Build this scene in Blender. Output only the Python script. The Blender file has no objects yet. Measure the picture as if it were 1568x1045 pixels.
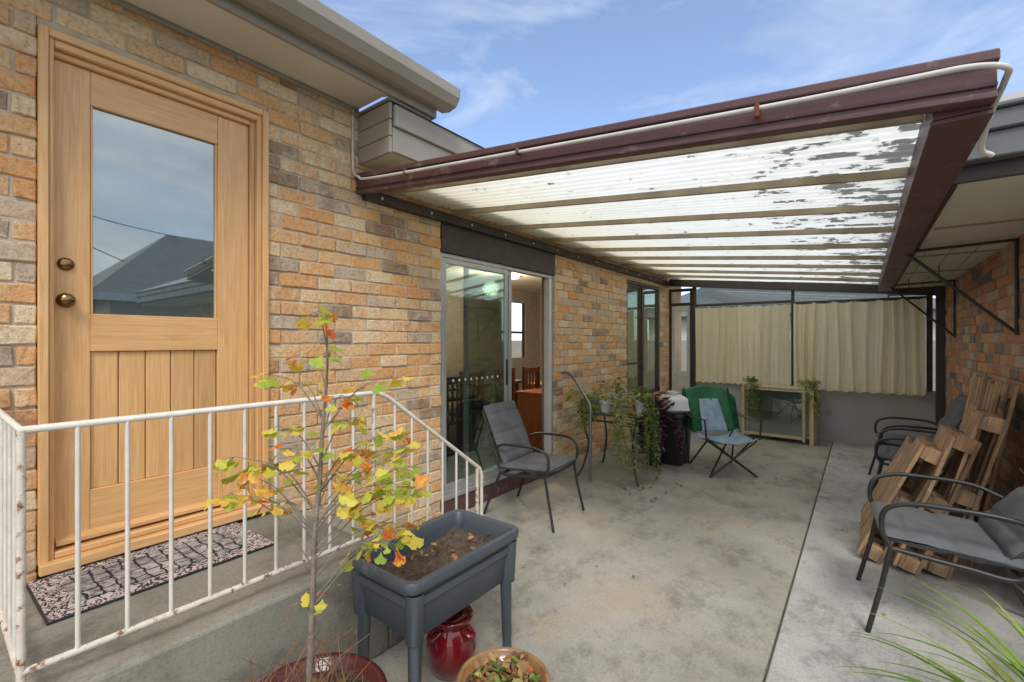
import bpy, math, random
from mathutils import Vector, Matrix, noise as mnoise
R=random.Random(7)
scene=bpy.context.scene
# ---------------------------------------------------------------- helpers
def newmat(name):
    m=bpy.data.materials.new(name); m.use_nodes=True
    nt=m.node_tree; b=nt.nodes['Principled BSDF']
    return m,nt,b
def nd(nt,t,**kw):
    n=nt.nodes.new(t)
    for k,v in kw.items():
        setattr(n,k,v)
    return n
def ramp(nt,stops,interp='LINEAR'):
    r=nt.nodes.new('ShaderNodeValToRGB'); cr=r.color_ramp; cr.interpolation=interp
    while len(cr.elements)<len(stops): cr.elements.new(0.5)
    for e,(p,c) in zip(cr.elements,stops):
        e.position=p; e.color=(c[0],c[1],c[2],1) if not isinstance(c,(int,float)) else (c,c,c,1)
    return r
def L(nt,a,b): nt.links.new(a,b)
def noi(nt,vec,scale,detail=3,rough=.6):
    n=nt.nodes.new('ShaderNodeTexNoise'); n.inputs['Scale'].default_value=scale
    n.inputs['Detail'].default_value=min(detail,5); n.inputs['Roughness'].default_value=rough
    L(nt,vec,n.inputs['Vector']); return n
def mapping(nt,vec,scale=(1,1,1),rot=(0,0,0)):
    m=nt.nodes.new('ShaderNodeMapping'); m.inputs['Scale'].default_value=scale; m.inputs['Rotation'].default_value=rot
    L(nt,vec,m.inputs['Vector']); return m.outputs[0]
def mixc(nt,fac,a,b,mode='MIX'):
    m=nt.nodes.new('ShaderNodeMix'); m.data_type='RGBA'; m.blend_type=mode
    for sock,v in ((m.inputs[0],fac),(m.inputs[6],a),(m.inputs[7],b)):
        if isinstance(v,(int,float)): sock.default_value=v
        elif isinstance(v,tuple): sock.default_value=(v[0],v[1],v[2],1)
        else: L(nt,v,sock)
    return m.outputs[2]
def mth(nt,op,a,b=None,c=None):
    n=nd(nt,'ShaderNodeMath',operation=op)
    for i,v in enumerate((a,b,c)):
        if v is None: continue
        if isinstance(v,(int,float)): n.inputs[i].default_value=v
        else: L(nt,v,n.inputs[i])
    return n.outputs[0]
def bump(nt,b,h,strength,dist=.01):
    n=nt.nodes.new('ShaderNodeBump'); n.inputs['Strength'].default_value=strength; n.inputs['Distance'].default_value=dist
    L(nt,h,n.inputs['Height']); L(nt,n.outputs[0],b.inputs['Normal'])
def simple(name,c1,c2=None,scale=8,rough=.6,metal=0,bs=0,bscale=80,stretch=(1,1,1),spec=None,coat=0,dirt=None):
    m,nt,b=newmat(name); tc=nt.nodes.new('ShaderNodeTexCoord').outputs['Object']
    v=mapping(nt,tc,stretch)
    c2=c2 or tuple(x*.75 for x in c1)
    n=noi(nt,v,scale); r=ramp(nt,[(.3,c1),(.7,c2)]); L(nt,n.outputs[0],r.inputs[0]); col=r.outputs[0]
    if dirt:
        n3=noi(nt,tc,dirt[1],5,.7); r3=ramp(nt,[(dirt[2],0),(dirt[2]+.08,1)]); L(nt,n3.outputs[0],r3.inputs[0])
        col=mixc(nt,r3.outputs[0],col,dirt[0])
    L(nt,col,b.inputs['Base Color'])
    rr=nt.nodes.new('ShaderNodeMapRange'); rr.inputs[3].default_value=max(0,rough-.08); rr.inputs[4].default_value=min(1,rough+.1)
    L(nt,n.outputs[0],rr.inputs[0]); L(nt,rr.outputs[0],b.inputs['Roughness'])
    b.inputs['Metallic'].default_value=metal
    if coat: b.inputs['Coat Weight'].default_value=coat
    if spec is not None: b.inputs['Specular IOR Level'].default_value=spec
    if bs:
        n2=noi(nt,v,bscale); bump(nt,b,n2.outputs[0],bs,.004)
    return m
def empty(name,loc=(0,0,0),rotz=0,world=False,rot=None,scale=1):
    e=bpy.data.objects.new(name,None); scene.collection.objects.link(e)
    e.location=loc; e.rotation_euler=rot if rot else (0,0,rotz); e.empty_display_size=.2
    e.scale=(scale,)*3
    e['w']=1 if world else 0
    return e
def attach(o,parent):
    if parent is not None:
        o.parent=parent
        if parent.get('w'): o.matrix_parent_inverse=Matrix.Translation(-Vector(parent.location))
def mesh(name,verts,faces,mat,parent=None,smooth=False):
    me=bpy.data.meshes.new(name); me.from_pydata([tuple(v) for v in verts],[],faces)
    if mat: me.materials.append(mat)
    if smooth: me.polygons.foreach_set('use_smooth',[True]*len(me.polygons))
    me.update()
    o=bpy.data.objects.new(name,me); scene.collection.objects.link(o); attach(o,parent); return o
BF=[(0,3,2,1),(4,5,6,7),(0,1,5,4),(1,2,6,5),(2,3,7,6),(3,0,4,7)]
def bxv(x0,x1,y0,y1,z0,z1): return [(x0,y0,z0),(x1,y0,z0),(x1,y1,z0),(x0,y1,z0),(x0,y0,z1),(x1,y0,z1),(x1,y1,z1),(x0,y1,z1)]
def bev(o,w,seg=2):
    m=o.modifiers.new('b','BEVEL'); m.width=w; m.segments=seg; m.limit_method='ANGLE'; return o
def box(name,x0,x1,y0,y1,z0,z1,mat,parent=None,b=.003):
    o=mesh(name,bxv(x0,x1,y0,y1,z0,z1),BF,mat,parent)
    if b: bev(o,b)
    return o
def boxes(name,lst,mat,parent=None,b=.003):
    V=[];F=[]
    for t in lst:
        n=len(V); V+=bxv(*t); F+=[tuple(i+n for i in f) for f in BF]
    o=mesh(name,V,F,mat,parent)
    if b: bev(o,b,1)
    return o
def slope(name,x0,x1,y0,y1,zb0,zt0,zb1,zt1,mat,parent,b=.002):
    V=[(x0,y0,zb0),(x1,y0,zb1),(x1,y1,zb1),(x0,y1,zb0),(x0,y0,zt0),(x1,y0,zt1),(x1,y1,zt1),(x0,y1,zt0)]
    o=mesh(name,V,BF,mat,parent)
    if b: bev(o,b)
    return o
def crom(pts,n=6):
    pts=[Vector(p) for p in pts]
    if len(pts)<3: return pts
    P=[pts[0]*2-pts[1]]+pts+[pts[-1]*2-pts[-2]]; out=[]
    for i in range(1,len(P)-2):
        a,b,c,d=P[i-1:i+3]
        for k in range(n):
            t=k/n; out.append(.5*((2*b)+(c-a)*t+(2*a-5*b+4*c-d)*t*t+(3*b-a-3*c+d)*t**3))
    out.append(pts[-1]); return out
def tubes(name,paths,rad,mat,parent=None,smooth=0,radii=None,res=3):
    cu=bpy.data.curves.new(name,'CURVE'); cu.dimensions='3D'; cu.bevel_depth=rad; cu.bevel_resolution=res; cu.use_fill_caps=True
    for pi,p in enumerate(paths):
        pp=crom(p,smooth) if smooth else [Vector(q) for q in p]
        s=cu.splines.new('POLY'); s.points.add(len(pp)-1)
        for i,q in enumerate(pp):
            s.points[i].co=(q.x,q.y,q.z,1)
            if radii:
                r0,r1=radii[pi]; s.points[i].radius=r0+(r1-r0)*i/(len(pp)-1)
    cu.materials.append(mat)
    o=bpy.data.objects.new(name,cu); scene.collection.objects.link(o); attach(o,parent); return o
def lathe(name,prof,mat,parent,c=(0,0,0),n=40,jit=0):
    V=[];F=[]
    for r,z in prof:
        for i in range(n):
            a=2*math.pi*i/n; V.append((c[0]+r*math.cos(a),c[1]+r*math.sin(a),c[2]+z))
    for j in range(len(prof)-1):
        for i in range(n):
            F.append((j*n+i,j*n+(i+1)%n,(j+1)*n+(i+1)%n,(j+1)*n+i))
    return mesh(name,V,F,mat,parent,smooth=True)
# ---------------------------------------------------------------- materials
def brick_mat(name,stops,reg=.30,smear=(.66,.59,.48),sm=.5):
    m,nt,b=newmat(name); tc=nt.nodes.new('ShaderNodeTexCoord').outputs['Object']
    g=nt.nodes.new('ShaderNodeNewGeometry')
    n0=noi(nt,tc,.9,2)
    x=mth(nt,'MULTIPLY',g.outputs['Random Per Island'],1-reg*.5)
    x=mth(nt,'MULTIPLY_ADD',n0.outputs[0],reg*1.6,x)
    x=mth(nt,'SUBTRACT',x,reg*.5)
    n1=noi(nt,tc,13,4,.7)
    x=mth(nt,'ADD',x,mth(nt,'MULTIPLY_ADD',n1.outputs[0],.40,-.20))
    r=ramp(nt,stops); L(nt,x,r.inputs[0])
    n2=noi(nt,tc,48,4,.75); r2=ramp(nt,[(.28,.5),(.48,1),(.75,1.25)]); L(nt,n2.outputs[0],r2.inputs[0])
    col=mixc(nt,.85,r.outputs[0],r2.outputs[0],'MULTIPLY')
    n3=noi(nt,mapping(nt,tc,(1,1,2.2)),6,5,.78); r3=ramp(nt,[(.56,0),(.67,1)]); L(nt,n3.outputs[0],r3.inputs[0])
    col=mixc(nt,mth(nt,'MULTIPLY',r3.outputs[0],sm),col,smear)
    L(nt,col,b.inputs['Base Color']); b.inputs['Roughness'].default_value=.9; b.inputs['Specular IOR Level'].default_value=.2
    bump(nt,b,n2.outputs[0],.9,.010)
    return m
M={}
M['brick']=brick_mat('tan_brick',[(0,(.30,.18,.11)),(.10,(.38,.28,.20)),(.20,(.56,.45,.34)),(.34,(.66,.44,.25)),(.50,(.68,.35,.15)),(.66,(.72,.46,.24)),(.80,(.74,.60,.41)),(.92,(.64,.36,.18)),(1,(.44,.23,.13))])
M['brick2']=brick_mat('red_brown_brick',[(0,(.16,.14,.13)),(.2,(.30,.23,.19)),(.4,(.46,.22,.12)),(.7,(.56,.28,.14)),(.88,(.50,.35,.24)),(1,(.50,.42,.34))],smear=(.45,.40,.35),sm=.4)
M['mortar']=simple('mortar',(.60,.52,.40),(.44,.36,.26),12,.95,bs=.8,bscale=120)
M['mortar2']=simple('mortar_grey',(.40,.36,.32),(.29,.26,.22),12,.95,bs=.8,bscale=120)
def concrete(name,base,dark,stain,stain_amt=.5,sc=1.0):
    m,nt,b=newmat(name); tc=nt.nodes.new('ShaderNodeTexCoord').outputs['Object']
    n1=noi(nt,tc,1.0*sc,5,.65); r1=ramp(nt,[(.32,dark),(.5,base),(.68,tuple(min(1,x*1.2) for x in base))]); L(nt,n1.outputs[0],r1.inputs[0])
    n2=noi(nt,mapping(nt,tc,(1,1,1),(0,0,.5)),2.0*sc,5,.7); r2=ramp(nt,[(.48,0),(.66,1)]); L(nt,n2.outputs[0],r2.inputs[0])
    col=mixc(nt,mth(nt,'MULTIPLY',r2.outputs[0],stain_amt),r1.outputs[0],stain)
    n3=noi(nt,tc,85,3,.75); r3=ramp(nt,[(.3,.76),(.5,1.0),(.7,1.14)]); L(nt,n3.outputs[0],r3.inputs[0])
    col=mixc(nt,1,col,r3.outputs[0],'MULTIPLY')
    n5=noi(nt,mapping(nt,tc,(1,.7,1),(0,0,.3)),2.7*sc,5,.82); r5=ramp(nt,[(.34,.55),(.50,1),(.9,1.05)]); L(nt,n5.outputs[0],r5.inputs[0]); col=mixc(nt,.9,col,r5.outputs[0],'MULTIPLY')
    L(nt,col,b.inputs['Base Color'])
    rr=nt.nodes.new('ShaderNodeMapRange'); rr.inputs[3].default_value=.55; rr.inputs[4].default_value=.95; L(nt,n2.outputs[0],rr.inputs[0]); L(nt,rr.outputs[0],b.inputs['Roughness'])
    bump(nt,b,n3.outputs[0],.35,.004)
    return m
M['conc']=concrete('patio_concrete',(.345,.33,.295),(.235,.225,.20),(.37,.30,.215),.6)
M['strip']=concrete('path_concrete',(.44,.435,.42),(.33,.325,.31),(.36,.35,.325),.4)
M['porch']=concrete('porch_concrete',(.24,.23,.195),(.145,.14,.115),(.12,.125,.085),.6)
M['dark']=simple('joint_dark',(.10,.09,.075),(.05,.045,.035),rough=.95)
def wood(name,c1,c2,c3,scale=5,stretch=(9,9,.6),rough=.42,coat=.15,bs=.15,isl=(.86,1.1),dirt=None):
    m,nt,b=newmat(name); tc=nt.nodes.new('ShaderNodeTexCoord').outputs['Object']
    v=mapping(nt,tc,stretch)
    n1=noi(nt,v,scale,4,.65); n1.inputs['Distortion'].default_value=.8
    r=ramp(nt,[(.3,c1),(.5,c2),(.72,c3)]); L(nt,n1.outputs[0],r.inputs[0])
    v2=mapping(nt,tc,tuple(s*6 if s>1 else s*1.2 for s in stretch)); n2=noi(nt,v2,scale,4,.7)
    r2=ramp(nt,[(.35,.78),(.6,1.05)]); L(nt,n2.outputs[0],r2.inputs[0])
    col=mixc(nt,.8,r.outputs[0],r2.outputs[0],'MULTIPLY')
    if dirt:
        n3=noi(nt,tc,dirt[1],5,.7); r4=ramp(nt,[(.42,0),(.62,dirt[2])]); L(nt,n3.outputs[0],r4.inputs[0]); col=mixc(nt,r4.outputs[0],col,dirt[0])
    g=nt.nodes.new('ShaderNodeNewGeometry'); r3=ramp(nt,[(0,isl[0]),(1,isl[1])]); L(nt,g.outputs['Random Per Island'],r3.inputs[0]); col=mixc(nt,.9,col,r3.outputs[0],'MULTIPLY')
    L(nt,col,b.inputs['Base Color']); b.inputs['Roughness'].default_value=rough; b.inputs['Coat Weight'].default_value=coat; b.inputs['Coat Roughness'].default_value=.3
    bump(nt,b,n2.outputs[0],bs,.003); return m
M['oak']=wood('oiled_oak',(.62,.34,.135),(.70,.41,.18),(.76,.48,.23))
M['oakx']=wood('oiled_oak_rail',(.62,.34,.135),(.70,.41,.18),(.76,.48,.23),stretch=(9,.6,9))
M['crate']=wood('rough_pallet_wood',(.20,.10,.05),(.42,.25,.13),(.58,.41,.25),2.2,(7,1,7),.85,0,.6,(.55,1.25),dirt=((.17,.13,.10),7,.7))
M['grayw']=wood('weathered_pine',(.42,.33,.2),(.55,.45,.3),(.62,.53,.38),4,(8,8,1),.7,0,.4)
M['rafter']=simple('rafter_paint',(.40,.34,.24),(.26,.21,.14),6,.7)
M['brown']=simple('dark_brown_paint',(.055,.04,.036),(.035,.027,.024),6,.5)
M['maroon']=simple('maroon_paint',(.125,.055,.058),(.085,.042,.044),3,.45,stretch=(.6,1,6),bs=.1,bscale=30,dirt=((.19,.14,.13),9,.58))
M['beige']=simple('eave_paint',(.35,.315,.27),(.30,.27,.23),3,.5)
M['soffit']=simple('soffit_white',(.70,.66,.57),(.60,.56,.47),2,.7,dirt=((.46,.41,.31),5,.66))
M['roofgrey']=simple('roof_grey',(.16,.165,.175),(.12,.125,.13),6,.5)
M['roofpale']=simple('roof_pale_grey',(.42,.42,.41),(.34,.34,.33),6,.6)
M['white']=simple('white_conduit',(.68,.68,.66),(.54,.53,.50),9,.4)
M['alu']=simple('aluminium_frame',(.50,.51,.51),(.42,.43,.43),9,.35,metal=.5)
M['alub']=simple('bronze_frame',(.06,.045,.04),(.045,.035,.03),9,.4)
M['rail']=simple('flaking_white_paint',(.74,.71,.65),(.62,.58,.52),20,.5,bs=.3,bscale=60,dirt=((.28,.14,.07),26,.68))
M['railr']=simple('rusty_white_paint',(.70,.66,.58),(.58,.52,.45),20,.6,bs=.4,bscale=60,dirt=((.22,.09,.04),22,.54))
M['black']=simple('black_steel',(.02,.02,.022),(.03,.03,.03),20,.38)
M['cush']=simple('grey_cushion_cloth',(.13,.135,.145),(.095,.10,.108),7,.85,bs=.5,bscale=260)
M['planter']=simple('slate_plastic',(.075,.093,.112),(.058,.072,.088),3,.42,bs=.12,bscale=90,dirt=((.15,.155,.15),7,.62))
M['red']=simple('red_glaze',(.20,.008,.014),(.10,.005,.008),5,.14,coat=.8)
M['redp']=simple('red_brown_pot',(.10,.014,.016),(.06,.010,.010),5,.35,coat=.3)
M['terra']=simple('glazed_tan_pot',(.38,.21,.08),(.15,.075,.035),9,.3,coat=.4)
M['soil']=simple('potting_soil',(.04,.026,.019),(.13,.09,.06),40,.95,bs=1,bscale=90)
M['bark']=simple('bark',(.28,.24,.20),(.14,.115,.095),30,.85,bs=.7,bscale=60)
M['twig']=simple('red_twig',(.30,.14,.08),(.16,.085,.05),20,.8)
M['curt']=simple('cream_curtain',(.90,.82,.62),(.74,.63,.42),2.2,.9,stretch=(9,9,.3))
M['render']=simple('grey_render',(.42,.42,.41),(.35,.35,.34),2,.8,bs=.2,bscale=60,dirt=((.30,.29,.27),3,.62))
M['cabp']=simple('cabinet_glass',(.40,.46,.41),(.33,.38,.34),3,.3)
M['intw']=simple('interior_wall',(.42,.36,.29),rough=.9)
M['intf']=simple('interior_floor',(.16,.11,.08),(.1,.07,.05),rough=.4)
M['walnut']=wood('dark_red_wood',(.09,.026,.014),(.15,.045,.022),(.2,.065,.03),rough=.3)
M['cherry']=wood('cherry_wood',(.36,.11,.04),(.44,.15,.055),(.50,.19,.075),rough=.3)
M['brass']=simple('aged_brass',(.32,.20,.10),(.2,.12,.06),20,.25,metal=1)
M['galv']=simple('galvanised_tube',(.25,.26,.27),(.18,.19,.2),20,.4,metal=.6)
M['green']=simple('green_nylon',(.015,.14,.055),(.01,.085,.035),8,.6)
M['blue']=simple('pale_blue_towel',(.30,.40,.50),(.2,.29,.40),8,.85)
M['wplas']=simple('white_plastic',(.66,.67,.66),(.55,.56,.56),5,.4)
M['blk']=simple('black_plastic',(.015,.015,.017),(.022,.022,.024),5,.35)
M['potg']=simple('grey_green_pot',(.28,.36,.33),(.22,.28,.26),5,.5)
M['grass']=simple('lawn_ground',(.07,.09,.03),(.11,.10,.05),3,.95,bs=1,bscale=40)
M['fence']=simple('fence_boards',(.44,.40,.34),(.34,.30,.25),5,.85,stretch=(6,1,1))
def leafmat(name,stops,tr=.35):
    m,nt,b=newmat(name); g=nt.nodes.new('ShaderNodeNewGeometry'); tc=nt.nodes.new('ShaderNodeTexCoord').outputs['Object']
    n=noi(nt,tc,45,2)
    x=mth(nt,'MULTIPLY_ADD',n.outputs[0],.5,mth(nt,'SUBTRACT',g.outputs['Random Per Island'],.25))
    r=ramp(nt,stops); L(nt,x,r.inputs[0]); L(nt,r.outputs[0],b.inputs['Base Color']); b.inputs['Roughness'].default_value=.5
    t=nt.nodes.new('ShaderNodeBsdfTranslucent'); L(nt,r.outputs[0],t.inputs[0])
    mx=nt.nodes.new('ShaderNodeMixShader'); mx.inputs[0].default_value=tr
    L(nt,b.outputs[0],mx.inputs[1]); L(nt,t.outputs[0],mx.inputs[2]); L(nt,mx.outputs[0],nt.nodes['Material Output'].inputs[0]); return m
M['autumn']=leafmat('autumn_leaf',[(0,(.26,.40,.05)),(.28,(.46,.54,.07)),(.5,(.78,.68,.10)),(.78,(.86,.62,.10)),(.90,(.80,.30,.06)),(1,(.65,.13,.04))],.4)
M['leafg']=leafmat('green_leaf',[(0,(.05,.12,.02)),(.4,(.12,.22,.04)),(.8,(.28,.38,.08)),(1,(.46,.46,.14))])
M['leafd']=leafmat('purple_leaf',[(0,(.04,.012,.03)),(.5,(.10,.03,.07)),(1,(.2,.08,.13))])
M['dead']=leafmat('dry_leaf',[(0,(.10,.05,.02)),(.4,(.28,.15,.06)),(.7,(.36,.26,.1)),(1,(.45,.12,.04))],.1)
M['strap']=leafmat('strap_leaf',[(0,(.09,.18,.03)),(.5,(.22,.34,.06)),(1,(.42,.46,.14))])
M['straw']=leafmat('pale_leaf',[(0,(.24,.32,.08)),(.5,(.38,.40,.16)),(1,(.50,.46,.22))])
def glassmat(name,fac,gcol,body,bodycol,rough=.0):
    m=bpy.data.materials.new(name); m.use_nodes=True; nt=m.node_tree; nt.nodes.remove(nt.nodes['Principled BSDF'])
    g=nd(nt,'ShaderNodeBsdfGlossy'); g.inputs['Roughness'].default_value=rough; g.inputs[0].default_value=(*gcol,1)
    t=nd(nt,'ShaderNodeBsdfTransparent' if body=='T' else 'ShaderNodeBsdfDiffuse'); t.inputs[0].default_value=(*bodycol,1)
    mx=nt.nodes.new('ShaderNodeMixShader'); mx.inputs[0].default_value=fac
    L(nt,t.outputs[0],mx.inputs[1]); L(nt,g.outputs[0],mx.inputs[2]); L(nt,mx.outputs[0],nt.nodes['Material Output'].inputs[0]); return m
M['dglass']=glassmat('door_glass',.50,(.60,.645,.65),'D',(.10,.135,.14),.012)
M['sglass']=glassmat('sliding_glass',.26,(.75,.9,.86),'T',(.76,.82,.80))
M['cglass']=glassmat('cabinet_pane',.15,(.9,.95,.95),'T',(.84,.88,.86))
def sheetmat():
    m=bpy.data.materials.new('fibreglass_roof_sheet'); m.use_nodes=True; nt=m.node_tree; b=nt.nodes['Principled BSDF']
    tc=nt.nodes.new('ShaderNodeTexCoord').outputs['Object']
    n=noi(nt,mapping(nt,tc,(.8,3,1)),2.2,4,.7); r=ramp(nt,[(.35,(.90,.90,.85)),(.65,(.82,.81,.71))]); L(nt,n.outputs[0],r.inputs[0])
    sx=nt.nodes.new('ShaderNodeSeparateXYZ'); L(nt,tc,sx.inputs[0])
    mr=nt.nodes.new('ShaderNodeMapRange'); mr.inputs[1].default_value=-1.2; mr.inputs[2].default_value=-2.75; mr.inputs[3].default_value=0; mr.inputs[4].default_value=.8; L(nt,sx.outputs[0],mr.inputs[0])
    col=mixc(nt,mr.outputs[0],r.outputs[0],(.86,.78,.52))
    mr2=nt.nodes.new('ShaderNodeMapRange'); mr2.inputs[1].default_value=-.9; mr2.inputs[2].default_value=.25; mr2.inputs[3].default_value=.0; mr2.inputs[4].default_value=.20; L(nt,sx.outputs[0],mr2.inputs[0])
    n2=noi(nt,mapping(nt,tc,(3.4,6.5,1)),1.9,4,.66)
    sm=mth(nt,'ADD',n2.outputs[0],mr2.outputs[0])
    r2=ramp(nt,[(.665,0),(.70,.95)]); L(nt,sm,r2.inputs[0])
    r3=ramp(nt,[(.56,0),(.70,.35)]); L(nt,sm,r3.inputs[0])
    col=mixc(nt,r3.outputs[0],col,(.56,.55,.47))
    col=mixc(nt,r2.outputs[0],col,(.15,.155,.13))
    n4=noi(nt,mapping(nt,tc,(1,1.3,1)),13,3,.6); r4=ramp(nt,[(.66,0),(.71,.5)]); L(nt,n4.outputs[0],r4.inputs[0]); col=mixc(nt,r4.outputs[0],col,(.38,.36,.29))
    L(nt,col,b.inputs['Base Color']); b.inputs['Roughness'].default_value=.6; b.inputs['Specular IOR Level'].default_value=.2
    t=nt.nodes.new('ShaderNodeBsdfTranslucent'); L(nt,col,t.inputs[0])
    mx=nt.nodes.new('ShaderNodeMixShader'); mx.inputs[0].default_value=.86
    L(nt,b.outputs[0],mx.inputs[1]); L(nt,t.outputs[0],mx.inputs[2]); L(nt,mx.outputs[0],nt.nodes['Material Output'].inputs[0]); return m
M['sheet']=sheetmat()
def curtmat():
    m=M['curt']; nt=m.node_tree; b=nt.nodes['Principled BSDF']
    t=nt.nodes.new('ShaderNodeBsdfTranslucent'); t.inputs[0].default_value=(.95,.82,.55,1)
    mx=nt.nodes.new('ShaderNodeMixShader'); mx.inputs[0].default_value=.42
    L(nt,b.outputs[0],mx.inputs[1]); L(nt,t.outputs[0],mx.inputs[2]); L(nt,mx.outputs[0],nt.nodes['Material Output'].inputs[0])
curtmat()
# ---------------------------------------------------------------- bricks
PH=.0862; PL=.24
def brick_wall(name,parent,axis,face,inward,a0,a1,z0,z1,openings,bm,mm):
    V=[];F=[]
    rr=random.Random(len(name)*13+int(abs(face)*10))
    row=0; z=z0
    while z<z1-.02:
        zt=min(z+PH-.009,z1)
        iv=[(a0,a1)]
        for (o0,o1,oz0,oz1) in openings:
            if oz0<(z+zt)/2<oz1:
                ni=[]
                for s,e in iv:
                    if o1<=s or o0>=e: ni.append((s,e))
                    else:
                        if o0>s: ni.append((s,o0))
                        if o1<e: ni.append((o1,e))
                iv=ni
        off=(row%2)*PL/2+rr.uniform(-.008,.008)
        for s,e in iv:
            k=math.floor((s-off)/PL)
            while off+k*PL<e:
                b0=max(s,off+k*PL+.005); b1=min(e,off+(k+1)*PL-.005)
                k+=1
                if b1-b0<.025: continue
                j=lambda q=.0032: rr.uniform(-q,q)
                pr=rr.uniform(-.005,.007)
                n=len(V); inn=face+inward*.1
                nc=5
                for c_ in range(nc):
                    aa=b0+(b1-b0)*c_/(nc-1)
                    for zz in (z,zt):
                        e1=aa+(j() if c_ in(0,nc-1) else 0); dd2=face-inward*(pr+rr.uniform(-.002,.002)); z2=zz+j(.0028)
                        V.append((dd2,e1,z2) if axis=='y' else (e1,dd2,z2))
                for c_ in range(nc):
                    aa=b0+(b1-b0)*c_/(nc-1)
                    for zz in (z,zt):
                        V.append((inn,aa,zz) if axis=='y' else (aa,inn,zz))
                q=2*nc
                for c_ in range(nc-1):
                    i0=n+2*c_
                    F+=[(i0,i0+2,i0+3,i0+1),(i0+q,i0+q+1,i0+q+3,i0+q+2),(i0,i0+q,i0+q+2,i0+2),(i0+1,i0+3,i0+q+3,i0+q+1)]
                F+=[(n,n+1,n+q+1,n+q),(n+q-2,n+2*q-2,n+2*q-1,n+q-1)]
        z+=PH; row+=1
    o=mesh(name+'_bricks',V,F,bm,parent); m=bev(o,.005,1).modifiers[0]; m.angle_limit=math.radians(45)
    f0=face+inward*.0075; f1=face+inward*.095
    cuts=sorted(set([a0,a1]+[c for op in openings for c in op[:2] if a0<c<a1])); lst=[]
    for s,e in zip(cuts[:-1],cuts[1:]):
        mid=(s+e)/2; zi=[(z0,z1)]
        for (o0,o1,oz0,oz1) in openings:
            if o0<mid<o1:
                nz=[]
                for p,q in zi:
                    if oz0>p: nz.append((p,min(q,oz0)))
                    if oz1<q: nz.append((max(p,oz1),q))
                zi=nz
        for p,q in zi:
            lo,hi=min(f0,f1),max(f0,f1)
            e_=0.002
            lst.append((lo,hi,s+(e_ if s!=a0 else 0),e-(e_ if e!=a1 else 0),p,q) if axis=='y' else (s,e,lo,hi,p,q))
    boxes(name+'_mortar',lst,mm,parent,0)
WX=-2.75
# ================================================================= GROUND
mesh('ground',[(-150,-150,-.03),(150,-150,-.03),(150,150,-.03),(-150,150,-.03)],[(0,1,2,3)],M['grass'])
pt=empty('concrete_patio',(-1.5,3,0),world=True)
box('slab',-2.76,-.345,-4,8.2,-.12,0,M['conc'],pt,.008)
pth=empty('concrete_path',(.2,3,0),world=True)
box('slab',-.335,.86,-4,8.2,-.12,.003,M['strip'],pth,.008)
box('joint_fill',-.345,-.335,-4,8.19,-.12,-.008,M['dark'],pth,0)
po=empty('concrete_porch',(-2.3,.6,0),world=True)
box('landing',-2.745,-1.80,-.05,1.38,.0,.48,M['porch'],po,.012)
box('step',-2.745,-1.80,1.383,1.70,.0,.32,M['porch'],po,.012)
box('step',-2.745,-1.80,1.703,2.0,.0,.16,M['porch'],po,.012)
# ================================================================= HOUSE
H=empty('brick_house',(-4.5,3,0),world=True)
ops=[(.31,1.25,.45,2.81),(2.63,4.39,.0,2.46),(6.38,7.78,.62,2.40)]
brick_wall('front_wall',H,'y',WX,-1,-3.0,8.2,0,3.06,ops,M['brick'],M['mortar'])
box('lintel_board',-2.80,-2.745,2.635,4.385,2.22,2.455,M['brown'],H)
box('sill_plinth',-2.84,-2.752,2.635,4.385,0,.15,M['maroon'],H)
box('sill_track',-2.85,-2.742,2.635,4.385,.152,.185,M['alu'],H)
boxes('door_frame',[(-2.85,-2.728,.312,.345,.5,2.808),(-2.85,-2.745,.345,.362,.5,2.78),
   (-2.85,-2.728,1.215,1.248,.5,2.808),(-2.85,-2.745,1.190,1.215,.5,2.78),(-2.86,-2.775,1.166,1.190,.55,2.75)],M['oak'],H,.004)
boxes('door_frame_head',[(-2.85,-2.728,.3455,1.2145,2.775,2.808),(-2.85,-2.745,.3625,1.1895,2.742,2.7745),(-2.86,-2.775,.3625,1.1655,2.716,2.7415)],M['oakx'],H,.004)
boxes('door_sill',[(-2.85,-2.70,.312,1.248,.50,.545),(-2.85,-2.74,.3625,1.1655,.546,.575)],M['oakx'],H,.005)
DX0,DX1=-2.845,-2.80
boxes('door_stiles',[(DX0,DX1,.364,.487,.58,2.714),(DX0,DX1,1.007,1.164,.58,2.714)],M['oak'],H,.003)
boxes('door_rails',[(DX0,DX1,.4875,1.0065,2.558,2.714),(DX0,DX1,.4875,1.0065,1.432,1.605),(DX0,DX1,.4875,1.0065,.58,.80)],M['oakx'],H,.003)
boxes('door_planks',[(DX0,DX1-.014,.4875+i*.1038,.4875+(i+1)*.1038-.0035,.80,1.432) for i in range(5)],M['oak'],H,.004)
boxes('door_glass_beads',[(DX0+.004,DX1-.006,.488,.497,1.606,2.557),(DX0+.004,DX1-.006,.997,1.006,1.606,2.557)],M['oak'],H,.002)
box('door_glass',-2.826,-2.820,.4875,1.0065,1.605,2.558,M['dglass'],H,0)
o=mesh('door_weather_bar',[(-2.80,.37,.62),(-2.765,.37,.605),(-2.765,.37,.59),(-2.80,.37,.585),(-2.80,1.16,.62),(-2.765,1.16,.605),(-2.765,1.16,.59),(-2.80,1.16,.585)],[(0,1,5,4),(1,2,6,5),(2,3,7,6),(0,3,2,1),(4,5,6,7)],M['oakx'],H)
box('door_inner_panel',-2.90,-2.86,.33,1.23,.5,2.8,M['brown'],H,0)
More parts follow.
